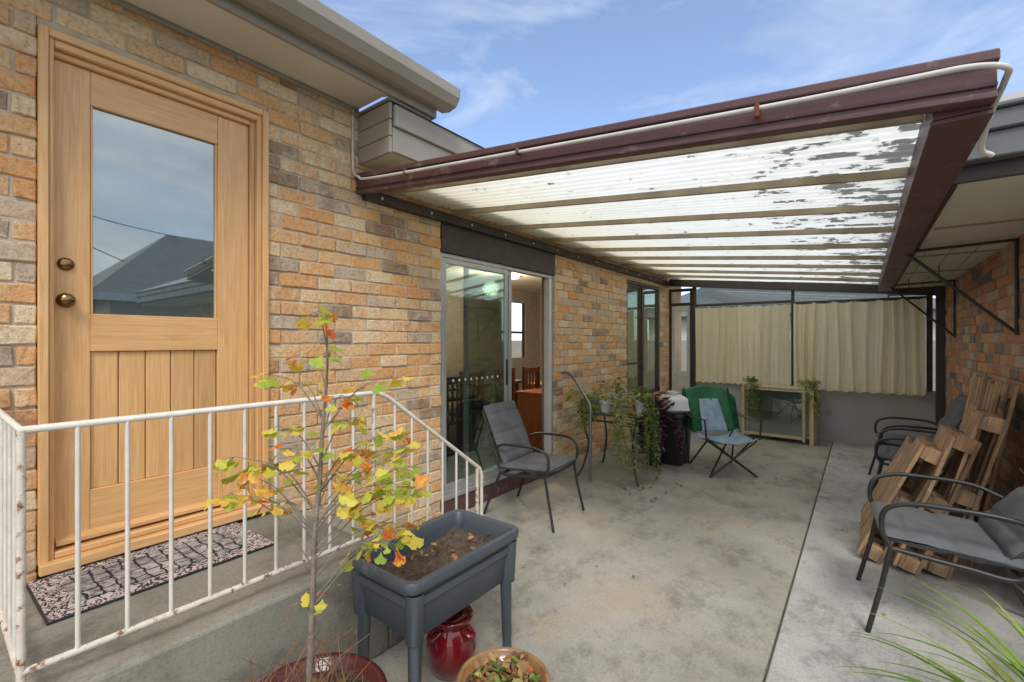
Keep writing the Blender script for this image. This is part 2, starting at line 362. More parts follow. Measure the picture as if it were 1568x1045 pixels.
def knob(z,r,pr):
    a=lathe('door_knob',[(0,0),(r*1.15,0),(r*1.2,.004),(r*1.1,.009),(r*.5,.012),(r*.45,pr*.4),(r*.85,pr*.55),(r,pr*.75),(r*.8,pr),(0,pr*1.02)],M['brass'] ,None,n=32)
    a.rotation_euler=(0,math.pi/2,0); a.location=(-2.80,.405,z); 
    a.parent=H; a.matrix_parent_inverse=Matrix.Translation(-Vector(H.location))
knob(1.66,.027,.055); knob(1.82,.024,.016)
SX0,SX1=-2.835,-2.775
def frame(name,y0,y1,z0,z1,w,x0,x1,mat,mull=[]):
    l=[(x0,x1,y0,y0+w,z0,z1),(x0,x1,y1-w,y1,z0,z1),(x0,x1,y0+w+.0005,y1-w-.0005,z1-w,z1),(x0,x1,y0+w+.0005,y1-w-.0005,z0,z0+w)]
    for m_ in mull: l.append((x0,x1,m_-w/2,m_+w/2,z0+w+.0005,z1-w-.0005))
    boxes(name,l,mat,H,.002)
frame('sliding_door_frame',2.637,4.383,.187,2.218,.035,SX0,SX1,M['alu'])
frame('sliding_panel_frame',2.675,3.56,.224,2.18,.045,-2.80,-2.778,M['alu'])
box('sliding_panel_glass',-2.792,-2.788,2.72,3.515,.27,2.135,M['sglass'],H,0)
frame('sliding_panel_frame',2.98,3.66,.224,2.18,.045,-2.832,-2.806,M['alu'])
box('sliding_panel_glass',-2.822,-2.818,3.025,3.615,.27,2.135,M['sglass'],H,0)
box('sliding_door_handle',-2.778,-2.762,3.525,3.545,1.05,1.30,M['brown'],H)
boxes('glass_safety_dots',[(-2.7877,-2.7865,2.80+i*.075,2.82+i*.075,1.13,1.15) for i in range(9)],M['wplas'],H,0)
box('jamb_cover',-2.84,-2.77,4.30,4.345,.224,2.18,M['wplas'],H)
frame('window_frame',6.382,7.778,.622,2.398,.05,-2.83,-2.765,M['alub'],[7.02])
frame('window_sash',6.436,6.99,.676,2.344,.03,-2.815,-2.78,M['alub'])
box('window_glass',-2.80,-2.796,6.43,7.73,.67,2.35,M['sglass'],H,0)
box('window_bar',-2.815,-2.78,6.47,6.99,1.12,1.15,M['alub'],H,0)
box('window_sill',-2.84,-2.73,6.384,7.776,.585,.62,M['brick'],H,.004)
RX0,RX1=-6.2,-2.865
boxes('room_floor',[(RX0,RX1,1.9,9.2,.08,.15)],M['intf'],H,0)
boxes('room_ceiling',[(RX0,RX1,1.9,9.2,2.62,2.7)],M['soffit'],H,0)
boxes('room_walls',[(RX0-.1,RX0,1.9,7.7,.15,2.62),(RX0-.1,RX0,8.6,9.2,.15,2.62),(RX0-.1,RX0,7.7,8.6,.15,1.1),(RX0-.1,RX0,7.7,8.6,2.35,2.62),
   (RX0,RX1,1.8,1.9,.15,2.62),(RX0,RX1,9.2,9.3,.15,2.62),(-2.95,-2.868,1.9,2.6,.15,2.62),(-2.95,-2.868,4.42,6.34,.15,2.62),(-2.95,-2.868,2.6,4.42,2.47,2.62)],M['intw'],H,0)
boxes('rear_window_frame',[(RX0-.06,RX0-.02,7.7,7.75,1.1,2.35),(RX0-.06,RX0-.02,8.55,8.6,1.1,2.35),(RX0-.06,RX0-.02,7.75,8.55,1.65,1.7)],M['brown'],H,0)
box('dining_table_top',-5.0,-4.0,3.9,5.5,.86,.90,M['walnut'],H)
boxes('dining_table_legs',[(x,x+.06,y,y+.06,.15,.86) for x in (-4.95,-4.11) for y in (3.95,5.4)],M['walnut'],H)
def dchair(x,y,s):
    l=[(x-.02,x+.02,y-.2,y-.16,.15,1.12),(x-.02,x+.02,y+.16,y+.2,.15,1.12),(x-.015,x+.015,y-.16,y+.16,1.02,1.10),
       (x,x+s*.42,y-.2,y+.2,.58,.62),(x+s*.38,x+s*.42,y-.2,y-.16,.15,.58),(x+s*.38,x+s*.42,y+.16,y+.2,.15,.58)]
    l=[(min(a,b),max(a,b),c,d,e,f) for a,b,c,d,e,f in l]
    l+=[(x-.01,x+.01,y-.12+i*.075,y-.095+i*.075,.62,1.02) for i in range(4)]
    boxes('dining_chair',l,M['walnut'],H,.003)
dchair(-3.75,4.1,-1); dchair(-3.75,4.75,-1); dchair(-3.75,5.35,-1); dchair(-5.25,4.2,1); dchair(-5.25,4.9,1); dchair(-3.45,3.5,-1)
boxes('sideboard',[(-4.2,-3.65,5.85,6.5,.15,.82),(-3.648,-3.635,5.88,6.16,.2,.78),(-3.648,-3.635,6.19,6.47,.2,.78)],M['cherry'],H)
boxes('low_cabinet',[(-3.55,-3.12,4.75,5.35,.15,.80),(-3.57,-3.10,4.73,5.37,.802,.83)],M['cherry'],H)
lm=bpy.data.materials.new('lamp_glow'); lm.use_nodes=True; lb=lm.node_tree.nodes['Principled BSDF']; lb.inputs['Emission Color'].default_value=(1,.75,.4,1); lb.inputs['Emission Strength'].default_value=3
lathe('ceiling_lamp',[(0,-.05),(.08,-.047),(.11,-.03),(.12,0)],lm,H,(-4.85,6.35,2.615))
ld=bpy.data.lights.new('ceiling_lamp_light','POINT'); ld.energy=110; ld.color=(1,.82,.6); ld.shadow_soft_size=.12
lo=bpy.data.objects.new('ceiling_lamp_light',ld); lo.location=(-4.85,5.8,2.35); scene.collection.objects.link(lo); attach(lo,H)
# ---- eaves
box('eave_soffit',-2.75,-2.40,-3.0,1.845,3.065,3.08,M['soffit'],H,0)
box('eave_quad',-2.748,-2.725,-3.0,1.845,3.04,3.064,M['beige'],H,.006)
box('eave_fascia',-2.40,-2.375,-3.0,2.2,3.045,3.22,M['beige'],H)
gp=[(-2.374,3.12),(-2.374,3.10),(-2.30,3.085),(-2.235,3.10),(-2.20,3.15),(-2.195,3.21),(-2.215,3.215),(-2.22,3.16),(-2.25,3.115),(-2.30,3.10)]
V=[(x,-3,z) for x,z in gp]+[(x,2.28,z) for x,z in gp]; n=len(gp)
mesh('gutter',V,[(i,(i+1)%n,n+(i+1)%n,n+i) for i in range(n)],M['beige'],H)
mesh('gutter_end',[(x,2.282,z) for x,z in gp[1:6]]+[(-2.374,2.282,3.21)],[(0,1,2,3,4,5)],M['beige'],H)
box('eave_soffit_upper',-2.80,-2.402,1.85,2.2,3.03,3.05,M['beige'],H,0)
box('eave_end_return',-3.6,-2.375,2.202,2.23,3.045,3.20,M['beige'],H)
boxes('lower_fascia',[(-2.42,-2.395,1.87,8.3,2.70,2.86),(-2.405,-2.375,1.87,8.3,2.862,3.0)],M['beige'],H,.004)
box('lower_soffit',-2.745,-2.421,1.87,8.3,2.70,2.715,M['soffit'],H,0)
boxes('lower_eave_end_boards',[(-2.745,-2.40,1.845,1.868,2.69+i*.11,2.795+i*.11) for i in range(3)],M['beige'],H,.004)
box('wall_packer',-2.8,-2.745,1.87,8.2,2.716,3.0,M['beige'],H,0)
mesh('roof',[(-2.2,-3,3.2),(-2.2,2.28,3.2),(-6,2.28,4.25),(-6,-3,4.25),(-9.8,2.28,3.2),(-9.8,-3,3.2)],[(0,1,2,3),(3,2,4,5)],M['roofgrey'],H)
mesh('roof_lower',[(-2.36,1.9,3.0),(-2.36,9.3,3.0),(-7.5,9.3,3.35),(-7.5,1.9,3.35)],[(0,1,2,3)],M['roofgrey'],H)
boxes('rear_walls',[(-9.5,-9.4,-3,2.2,0,3.1),(-9.5,-2.87,-3.1,-3.0,0,3.1)],M['brick'],H,0)
# ================================================================= CONDUIT
co=empty('electrical_conduit',(-2.7,1.84,2.5),world=True)
def beamz(x,dz=0): return 2.622-.108*(x+2.75)+dz
zc=-.062
pth1=[(-2.735,1.80,3.05),(-2.735,1.80,2.95),(-2.735,1.80,2.70),(-2.725,1.80,2.62),(-2.66,1.79,2.575),(-2.5,1.795,beamz(-2.5,zc)),(-1.4,1.80,beamz(-1.4,zc)),(-.3,1.80,beamz(-.3,zc+.003)),(.1,1.80,beamz(.1,zc+.010)),(.24,1.80,beamz(.24,zc+.012)),(.312,1.81,beamz(.33,zc)),(.32,1.87,beamz(.33,-.075)),(.312,1.98,beamz(.33,-.11)),(.31,2.12,beamz(.3,-.18)),(.34,2.16,beamz(.3,-.20))]
tubes('pipe',[pth1],.0082,M['white'],co,smooth=8,res=4)
boxes('saddle_clip',[(x,x+.018,1.785,1.819,beamz(x,zc)-.015,beamz(x,zc)+.015) for x in (-2.2,-1.35)],M['maroon'],co,.003)
box('rust_clip',-.30,-.285,1.785,1.819,beamz(-.29,zc)-.03,beamz(-.29,zc)+.018,simple('rust',(.2,.06,.03),rough=.9),co)
boxes('wall_clip',[(-2.75,-2.715,1.785,1.815,3.0,3.02)],M['alu'],co,.002)
# ================================================================= PERGOLA
P=empty('patio_pergola',(-1.2,4.8,2.4),world=True)
X0,X1=-2.748,.30
def bz(x,d): return 2.622-.108*(x+2.75)+d
def sl(name,x0,x1,y0,y1,d0,d1,mat,b=.002): return slope(name,x0,x1,y0,y1,bz(x0,d0),bz(x0,d1),bz(x1,d0),bz(x1,d1),mat,P,b)
sl('front_beam',X0,X1,1.835,1.88,-.135,-.035,M['maroon'],.004)
sl('front_flashing_lip',X0,X1+.004,1.820,1.89,-.034,.0,M['maroon'],.006)
sl('front_beam_rib',X0,X1,1.826,1.8345,-.102,-.090,M['maroon'],.003)
sl('front_beam_rib',X0,X1,1.826,1.8345,-.135,-.118,M['maroon'],.003)
box('wall_ledger',-2.748,-2.70,1.882,8.16,2.455,2.53,M['brown'],P)
boxes('ledger_bolts',[(-2.6995,-2.692,y,y+.018,2.48,2.498) for y in [2+.47*i for i in range(13)]],M['white'],P,.002)
mesh('outer_beam',bxv(.17,.30,1.882,7.75,2.15,2.27),BF,M['maroon'],P)
box('outer_beam_soffit',.165,.302,1.884,7.75,2.135,2.149,M['maroon'],P)
ys=[2.08+.665*i for i in range(9)]
for i,y in enumerate(ys):
    sl('rafter',-2.70,.165,y-.012,y+.012,-.082,-.043,M['rafter'],.002)
sl('end_beam',-2.70,.84,8.08,8.14,-.17,-.045,M['brown'])
V=[];F=[]; xs=[X0+.01+(X1-.02-X0)*k/24 for k in range(25)]
y=1.93; rows=0
while y<8.18:
    for x in xs:
        sag=.004*math.sin((x*2.1)+y)
        V.append((x,y,bz(x,-.028)+.0065*math.sin((y-1.93)/.076*2*math.pi)+sag))
    rows+=1; y+=.0095
nx=len(xs)
for r_ in range(rows-1):
    for k in range(nx-1): F.append((r_*nx+k,r_*nx+k+1,(r_+1)*nx+k+1,(r_+1)*nx+k))
mesh('roof_sheet',V,F,M['sheet'],P,smooth=True)
# ================================================================= END SCREEN WALL
E=empty('end_screen_wall',(-.8,8.25,0),world=True)
box('dwarf_wall',-2.30,.95,8.202,8.32,0,.78,M['render'],E,.006)
box('dwarf_cap',-2.30,.95,8.19,8.33,.782,.81,M['render'],E,.006)
boxes('posts',[(-2.33,-2.27,8.16,8.22,.0,2.45),(-.865,-.825,8.17,8.23,.812,2.40),(.68,.74,8.16,8.22,.812,2.30)],M['brown'],E)
boxes('top_rails',[(-2.27,-.865,8.185,8.225,2.07,2.11),(-.825,.68,8.185,8.225,2.04,2.08)],M['brown'],E)
boxes('infill_glass',[(-2.27,-.866,8.245,8.25,.812,2.42),(-.824,.68,8.245,8.25,.812,2.32)],M['cglass'],E,0)
boxes('screen_door_frame',[(-2.745,-2.70,8.2,8.26,0,2.40),(-2.38,-2.335,8.2,8.26,0,2.40),(-2.70,-2.38,8.2,8.26,2.1,2.15),(-2.70,-2.38,8.2,8.26,2.35,2.40)],M['brown'],E)
boxes('screen_door',[(-2.698,-2.64,8.215,8.245,.05,2.09),(-2.44,-2.382,8.215,8.245,.05,2.09),(-2.64,-2.44,8.215,8.245,.05,.95),(-2.64,-2.44,8.215,8.245,2.0,2.09)],M['white'],E)
def curtain(x0,x1,z0,z1,f,amp,seed):
    rr=random.Random(seed); V=[];F=[];nx_=320;nz=24
    ph=[rr.uniform(0,6) for _ in range(4)]
    for j in range(nz):
        tz=j/(nz-1)
        for i in range(nx_):
            t=i/(nx_-1); x=x0+(x1-x0)*t
            w=x+.05*math.sin(x*5+ph[0])+.015*math.sin(tz*3+x*9)
            a_=amp*(.7+.5*mnoise.noise(Vector((x*3,seed,0))))
            yy=a_*(.6+.4*(1-tz))*(math.sin(w*f+ph[1]+.8*math.sin(w*f+ph[1]))+.3*math.sin(w*f*2.3+ph[2]))
            zz=z0+(z1-z0)*tz+(.012*math.sin(w*f+1) if j==0 else 0)-(.012*(1-math.cos((t*6%1)*2*math.pi)) if j==nz-1 else 0)
            V.append((x,8.06+yy,zz))
    for j in range(nz-1):
        for i in range(nx_-1): F.append((j*nx_+i,j*nx_+i+1,(j+1)*nx_+i+1,(j+1)*nx_+i))
    e=empty('curtain',((x0+x1)/2,8.06,z0),world=True); mesh('cloth',V,F,M['curt'],e,smooth=True)
    tubes('curtain_wire',[[(x0-.02,8.06,z1-.01),(x1+.02,8.06,z1-.01)]],.004,M['black'],e)
curtain(-2.25,-.87,.79,2.05,60,.032,3); curtain(-.82,.66,.76,2.045,46,.055,5)
# ================================================================= RIGHT HOUSE
Q=empty('brick_house',(3.5,6,0),world=True)
brick_wall('side_wall',Q,'y',.85,1,3.4,8.9,0,2.19,[],M['brick2'],M['mortar2'])
brick_wall('near_wall',Q,'x',3.4,1,.96,5.5,0,2.19,[(2.2,3.8,.9,2.0)],M['brick2'],M['mortar2'])
boxes('near_window',[(2.2,3.8,3.45,3.5,.9,.96),(2.2,3.8,3.45,3.5,1.94,2.0),(2.2,2.26,3.45,3.5,.96,1.94),(3.74,3.8,3.45,3.5,.96,1.94)],M['wplas'],Q)
box('near_window_glass',2.26,3.74,3.47,3.475,.96,1.94,M['dglass'],Q,0)
box('soffit',.34,6.0,2.84,9.4,2.192,2.21,M['soffit'],Q,0)
boxes('soffit_battens',[(.36,.849,y,y+.03,2.182,2.1915) for y in (3.9,5.1,6.3,7.5)],M['beige'],Q,0)
boxes('fascia',[(.318,.339,2.84,9.4,2.17,2.36),(.318,6.02,2.815,2.838,2.18,2.36)],M['brown'],Q,.003)
boxes('gutter',[(.26,6.08,2.72,2.813,2.36,2.44),(.25,6.09,2.70,2.813,2.441,2.462),(.26,6.08,2.74,2.813,2.25,2.359)],M['roofgrey'],Q,.006)
box('side_gutter',.312,.40,2.84,9.4,2.362,2.46,M['roofgrey'],Q)
mesh('roof',[(.28,2.72,2.465),(6.1,2.72,2.465),(6.1,10.2,2.465),(.28,10.2,2.465),(3.2,5.7,3.9),(3.2,6.8,3.9)],[(0,1,4),(1,2,5,4),(2,3,5),(3,0,4,5)],M['roofpale'],Q)
box('corner_post',.76,.84,8.02,8.1,0,2.19,M['brown'],Q)
NB=empty('weatherboard_house',(12,8,0),world=True)
boxes('weatherboards',[(9.0+.012*(k%2),14,2.9,14,.05+.16*k,.05+.16*k+.158) for k in range(16)],M['beige'],NB,0)
mesh('roof',[(8.5,2.4,2.6),(14.5,2.4,2.6),(14.5,14.5,2.6),(8.5,14.5,2.6),(11.3,4.7,4.75),(11.3,12,4.75)],[(0,1,4),(1,2,5,4),(2,3,5),(3,0,4,5)],M['roofgrey'],NB)
boxes('fascia',[(8.47,8.5,2.4,14.5,2.45,2.62),(8.5,14.5,2.37,2.4,2.45,2.62)],M['white'],NB,0)
# overhead service cables, reflected in the door glass
OC=empty('overhead_cable',(8,2,4.5),world=True)
tubes('wires',[[(7,-3,5.6),(9,2,4.6),(11.3,5.0,4.7)],[(7,-3,5.2),(9,1.6,4.1),(10,3.4,3.6)]],.012,M['blk'],OC,smooth=8,res=1)
CL=empty('folding_clothesline',(.6,5.8,2.0),world=True)
for yb in (4.56,7.2):
    tubes('bracket',[[(.835,yb,2.18),(.835,yb,1.52)],[(.83,yb,2.17),(.2,yb,2.15)],[(.83,yb,1.54),(.26,yb,2.15)]],.011,M['black'],CL,res=2)
tubes('line',[[(x,4.56,2.155),(x,5.9,2.11),(x,7.2,2.155)] for x in (.24,.38,.52,.66)],.0022,M['black'],CL,smooth=6,res=1)
tubes('hooks',[[(x,y,2.12),(x,y+.01,2.04),(x+.02,y+.02,2.02)] for x,y in ((.38,6.2),(.52,6.6),(.52,5.3),(.66,7.0))],.004,M['black'],CL,res=1)
# ================================================================= RAILING
RL=empty('porch_railing',(-1.87,.8,.48),world=True)
rx=-1.87; y0=.18
tubes('bottom_rail',[[(rx,y0,.55),(rx,1.345,.55)],[(rx,y0,.55),(-2.73,y0,.55)]],.011,M['railr'],RL,res=2)
tubes('top_rail',[[(-2.73,y0,1.23),(rx,y0,1.23),(rx,1.345,1.23),(rx,1.36,1.23),(rx,1.42,1.205),(rx,2.06,.735),(rx,2.11,.70),(rx,2.13,.66),(rx,2.13,.40)]],.011,M['rail'],RL,res=3)
tubes('balusters',[[(rx,y0+.117*i,.55),(rx,y0+.117*i,1.23)] for i in range(1,10)]+[[(rx-.115*i,y0,.55),(rx-.115*i,y0,1.23)] for i in range(1,8)],.0072,M['rail'],RL,res=1)
tubes('posts',[[(rx,y0,.46),(rx,y0,1.23)],[(rx,1.345,.46),(rx,1.345,1.23)],[(rx,2.09,.0),(rx,2.09,.70)]],.0105,M['railr'],RL,res=2)
tubes('stair_balusters',[[(rx,y,1.0-(y-1.42)*.734-.42),(rx,y,1.205-(y-1.42)*.734)] for y in (1.47,1.58,1.69,1.80,1.91,2.0)],.0072,M['rail'],RL,res=1)
tubes('stair_bottom_rail',[[(rx,1.345,.60),(rx,2.09,.085)]],.010,M['railr'],RL,res=2)
HR=empty('handrail',(-2.4,4.4,0),world=True)
tubes('tube',[[(-2.70,4.45,1.12),(-2.62,4.45,1.12),(-2.50,4.40,1.05),(-2.32,4.33,.86),(-2.26,4.30,.78),(-2.26,4.30,.6),(-2.26,4.30,.01)]],.016,M['galv'],HR,smooth=5)
# ================================================================= DOORMAT
def matmat(kind):
    m,nt,b=newmat('mat_'+kind); tc=nt.nodes.new('ShaderNodeTexCoord').outputs['Object']
    if kind=='border':
        n=noi(nt,tc,9,2); dv=mixc(nt,.16,tc,n.outputs[1],'ADD')
        v=nt.nodes.new('ShaderNodeTexWave'); v.wave_type='RINGS'; v.inputs['Scale'].default_value=7; v.inputs['Distortion'].default_value=14; v.inputs['Detail'].default_value=1; v.inputs['Detail Scale'].default_value=5; L(nt,dv,v.inputs['Vector'])
        r=ramp(nt,[(.42,(.035,.033,.035)),(.52,(.55,.45,.45))]); L(nt,v.outputs[0],r.inputs[0])
        bump(nt,b,r.outputs[0],.6,.004)
    else:
        v=nt.nodes.new('ShaderNodeTexBrick'); v.inputs['Scale'].default_value=1; v.inputs['Brick Width'].default_value=.085; v.inputs['Row Height'].default_value=.05; v.inputs['Mortar Size'].default_value=.0045
        n=noi(nt,tc,14,3); dv=mixc(nt,.05,tc,n.outputs[1],'ADD'); L(nt,dv,v.inputs['Vector'])
        v.inputs['Color1'].default_value=(.42,.39,.39,1); v.inputs['Color2'].default_value=(.28,.26,.265,1); v.inputs['Mortar'].default_value=(.02,.02,.02,1)
        n2=noi(nt,tc,30,5,.7); r=ramp(nt,[(.38,.35),(.6,1.2)]); L(nt,n2.outputs[0],r.inputs[0])
        r_=mixc(nt,1,v.outputs[0],r.outputs[0],'MULTIPLY'); L(nt,r_,b.inputs['Base Color']); b.inputs['Roughness'].default_value=.9; return m
    L(nt,r.outputs[0],b.inputs['Base Color']); b.inputs['Roughness'].default_value=.9; return m
DM=empty('doormat',(-2.50,.675,.481),rotz=math.radians(1))
box('rubber_base',-.225,.225,-.40,.40,0,.008,M['blk'],DM,.003)
box('scroll_border',-.217,.217,-.392,.392,.0081,.011,matmat('border'),DM,0)
box('stone_centre',-.145,.145,-.31,.31,.0111,.014,matmat('centre'),DM,0)
# ================================================================= RAISED PLANTER
PL_=empty('raised_planter',(-1.475,1.40,0))
def rrect(hx,hy,r,z,n=5):
    out=[]
    for cx,cy,a0 in ((hx-r,hy-r,0),(-hx+r,hy-r,90),(-hx+r,-hy+r,180),(hx-r,-hy+r,270)):
        for k in range(n+1):
            a=math.radians(a0+90*k/n); out.append((cx+r*math.cos(a),cy+r*math.sin(a),z))
    return out
def loft(name,rings,mat,parent,capb=True,capt=False,smooth=True):
    V=[];F=[]; n=len(rings[0])
    for r_ in rings: V+=r_
    for j in range(len(rings)-1):
        for i in range(n): F.append((j*n+i,j*n+(i+1)%n,(j+1)*n+(i+1)%n,(j+1)*n+i))
    if capb: F.append(tuple(reversed(range(n))))
    if capt: F.append(tuple(range((len(rings)-1)*n,len(rings)*n)))
    o=mesh(name,V,F,mat,parent,smooth=smooth)
    if smooth:
        m=o.modifiers.new('e','EDGE_SPLIT'); m.split_angle=math.radians(50)
    return o
loft('tub',[rrect(.15,.27,.03,.36),rrect(.165,.285,.035,.375),rrect(.18,.305,.04,.56),rrect(.185,.31,.04,.562),rrect(.205,.33,.045,.564),rrect(.21,.335,.05,.575),rrect(.21,.335,.05,.60),rrect(.205,.33,.045,.606),rrect(.185,.31,.035,.606),rrect(.178,.303,.03,.60),rrect(.172,.295,.03,.55),rrect(.165,.285,.03,.48)],M['planter'],PL_)
loft('mid_band',[rrect(.176,.298,.04,.50),rrect(.188,.312,.04,.505),rrect(.188,.312,.04,.53),rrect(.181,.305,.04,.535)],M['planter'],PL_,False)
for sx in (-1,1):
    for sy in (-1,1):
        cx,cy=sx*.158,sy*.272
        cr=[math.pi*2*k/14 for k in range(14)]
        loft('leg',[[(cx+sx*.004+.020*math.cos(a),cy+sy*.006+.020*math.sin(a),0) for a in cr],
             [(cx+.027*math.cos(a),cy+.027*math.sin(a),.36) for a in cr],
             [(cx+sx*.005+.034*math.cos(a),cy+sy*.006+.034*math.sin(a),.37) for a in cr],
             [(cx+sx*.012+.034*math.cos(a),cy+sy*.013+.034*math.sin(a),.555) for a in cr]],M['planter'],PL_)
V=[];F=[];N=40
for j in range(N):
    for i in range(N):
        x=-.168+.336*i/(N-1); y=-.288+.576*j/(N-1); V.append((x,y,.50+.035*mnoise.noise(Vector((x*9,y*9,1)))+.02*mnoise.noise(Vector((x*40,y*40,1)))+.06*(y>0)*y))
for j in range(N-1):
    for i in range(N-1): F.append((j*N+i,j*N+i+1,(j+1)*N+i+1,(j+1)*N+i))
mesh('soil',V,F,M['soil'],PL_,smooth=True)
def leaf_geo(kind):
    if kind=='fan': return [(0,0,0),(.35,.18,.03),(.62,.5,.1),(.5,.62,.08),(.95,.42,.02),(1.05,.12,-.02),(.9,0,0),(1.05,-.12,-.02),(.95,-.42,.02),(.5,-.62,.08),(.62,-.5,.1),(.35,-.18,.03)]
    if kind=='oval': return [(0,0,0),(.3,.22,.04),(.65,.24,.03),(1,0,-.08),(.65,-.24,.03),(.3,-.22,.04)]
    return [(0,0,0),(.3,.07,.03),(.7,.06,.02),(1,0,-.2),(.7,-.06,.02),(.3,-.07,.03)]
def leaves(name,items,kind,mat,parent,rng):
    base=leaf_geo(kind); V=[];F=[]
    for p,d,s in items:
        d=Vector(d).normalized(); up=Vector((rng.uniform(-.6,.6),rng.uniform(-.6,.6),1)).normalized()
        side=d.cross(up); 
        if side.length<.05: side=Vector((1,0,0))
        side.normalize(); nn=side.cross(d); n=len(V); p=Vector(p); cup=rng.uniform(-1,2.5)
        for x,y,z in base:
            V.append(p+d*x*s+side*y*s+nn*(z*cup)*s)
        F.append(tuple(range(n,n+len(base))))
    return mesh(name,V,F,mat,parent)
def rdir(rng,zb=0):
    a=rng.uniform(0,2*math.pi); z=rng.uniform(-1,1)*.7+zb; return Vector((math.cos(a),math.sin(a),z))
leaves('soil_litter',[((R.uniform(-.14,.14),R.uniform(-.1,.27),.54+R.uniform(-.01,.01)),rdir(R,0)*1,R.uniform(.015,.04)) for _ in range(34)],'oval',M['dead'],PL_,R)
RP=empty('red_ceramic_pot',(-1.47,1.47,0))
lathe('body',[(0,.0),(.07,0),(.085,.01),(.105,.06),(.115,.12),(.105,.18),(.085,.215),(.08,.225),(.098,.24),(.1,.255),(.09,.262),(.082,.255),(.075,.22),(0,.21)],M['red'],RP)
for a in (0,1.57,3.14,4.71):
    tubes('lug',[[(.09*math.cos(a-.22),.09*math.sin(a-.22),.215),(.125*math.cos(a-.1),.125*math.sin(a-.1),.20),(.125*math.cos(a+.1),.125*math.sin(a+.1),.20),(.09*math.cos(a+.22),.09*math.sin(a+.22),.215)]],.011,M['red'],RP,smooth=4)
TP=empty('terracotta_pot',(-1.02,1.28,-.0),scale=1.0)
lathe('pot',[(0,0),(.10,0),(.12,.02),(.15,.14),(.157,.23),(.168,.245),(.17,.27),(.16,.278),(.15,.27),(.146,.23),(0,.22)],M['terra'],TP)
lathe('soil',[(0,.24),(.1,.238),(.147,.232)],M['soil'],TP)
leaves('withered_leaves',[(((.125*math.sqrt(R.random()))*math.cos(a),(.125*math.sqrt(R.random()))*math.sin(a),.24+R.uniform(0,.05)),rdir(R,.1),R.uniform(.02,.055)) for a in [R.uniform(0,6.28) for _ in range(170)]],'oval',M['dead'],TP,R)
leaves('green_leaves',[((R.uniform(-.1,.1),R.uniform(-.1,.1),.27+R.uniform(0,.03)),rdir(R,.1),R.uniform(.03,.055)) for _ in range(22)],'oval',M['leafg'],TP,R)
# ---------------------------------------------------------------- potted sapling
SP=empty('potted_tree',(-1.43,.79,0),rotz=math.radians(37.45))
lathe('pot',[(0,0),(.13,0),(.15,.02),(.20,.15),(.222,.26),(.236,.27),(.24,.295),(.23,.305),(.212,.295),(.205,.25),(0,.24)],M['redp'],SP,n=48)
lathe('soil',[(0,.265),(.15,.26),(.208,.255)],M['soil'],SP)
trunk=[(-.016,0,.25),(-.006,.005,.50),(.004,0,.70),(.012,-.006,.86),(.024,.004,1.02),(.034,0,1.18),(.045,.006,1.34),(.05,0,1.47),(.045,.002,1.58)]
tubes('trunk',[trunk],.0085,M['bark'],SP,smooth=5,radii=[(1.35,.3)])
tr=crom(trunk,8)
ends=[(.03,1.57),(-.075,1.337),(-.14,1.37),(.09,1.45),(.234,1.36),(-.256,1.10),(-.32,.955),(-.2,1.018),(-.053,1.145),(.117,1.22),(.288,1.124),(.17,1.13),(.245,.975),(.288,.89),(.256,.80),(.16,.954),(.33,1.10),(.085,1.04),(-.12,1.2),(-.09,.98),(.03,.64),(-.05,.60),(.2,1.05),(.31,.98),(-.27,1.03),(-.02,1.42),(.09,1.30),(.30,1.06),(.22,.87),(.28,.83),(-.15,1.08),(.24,1.17)]
bp=[];br=[];items=[]
R2=random.Random(21)
for a,z in ends:
    up=.10+.35*abs(a); zo=max(.5,z-up); o=min(tr,key=lambda q:abs(q.z-zo)); b=R2.uniform(-.16,.16)*(.4+2.0*abs(a))
    mid=o.lerp(Vector((a,b,z)),.5)+Vector((0,0,.03+.1*abs(a)*(1 if a<.2 else .6)))
    path=[o,mid,Vector((a,b,z))]; bp.append(path); br.append((.45,.14))
    pc=crom(path,8)
    nl=(R2.randint(13,20) if a>.1 and z<1.2 else R2.randint(8,13)) if z>.7 else 4
    for k in range(nl):
        q=pc[min(len(pc)-1,int(len(pc)*R2.uniform(.45,1.05)))] if R2.random()<.5 else pc[-1]
        d=rdir(R2,-.35); st=Vector((d.x,d.y,d.z*.6)).normalized()*R2.uniform(.012,.045)
        items.append((q+st,d+Vector((0,0,-.3)),R2.choice((R2.uniform(.016,.028),R2.uniform(.032,.05),R2.uniform(.036,.056)))))
        bp.append([q,q+st]); br.append((.10,.06))
tubes('branches',bp,.0068,M['bark'],SP,smooth=4,radii=br,res=1)
leaves('leaves',items,'fan',M['autumn'],SP,R2)
tw=[];trr=[]
for k in range(60):
    a=R2.uniform(0,6.28); r0=R2.uniform(.03,.17); l=R2.uniform(.10,.32); x,y=r0*math.cos(a),r0*math.sin(a)
    tw.append([(x,y,.25),(x+R2.uniform(-.05,.05),y+R2.uniform(-.05,.05),.25+l*.6),(x+R2.uniform(-.1,.1),y+R2.uniform(-.1,.1),.25+l)]); trr.append((1,.4))
tubes('dry_stems',tw,.0022,M['twig'],SP,smooth=3,radii=trr,res=1)
leaves('pot_litter',[((R2.uniform(-.15,.15),R2.uniform(-.15,.15),.27),rdir(R2,.1),R2.uniform(.02,.05)) for _ in range(50)],'oval',M['dead'],SP,R2)
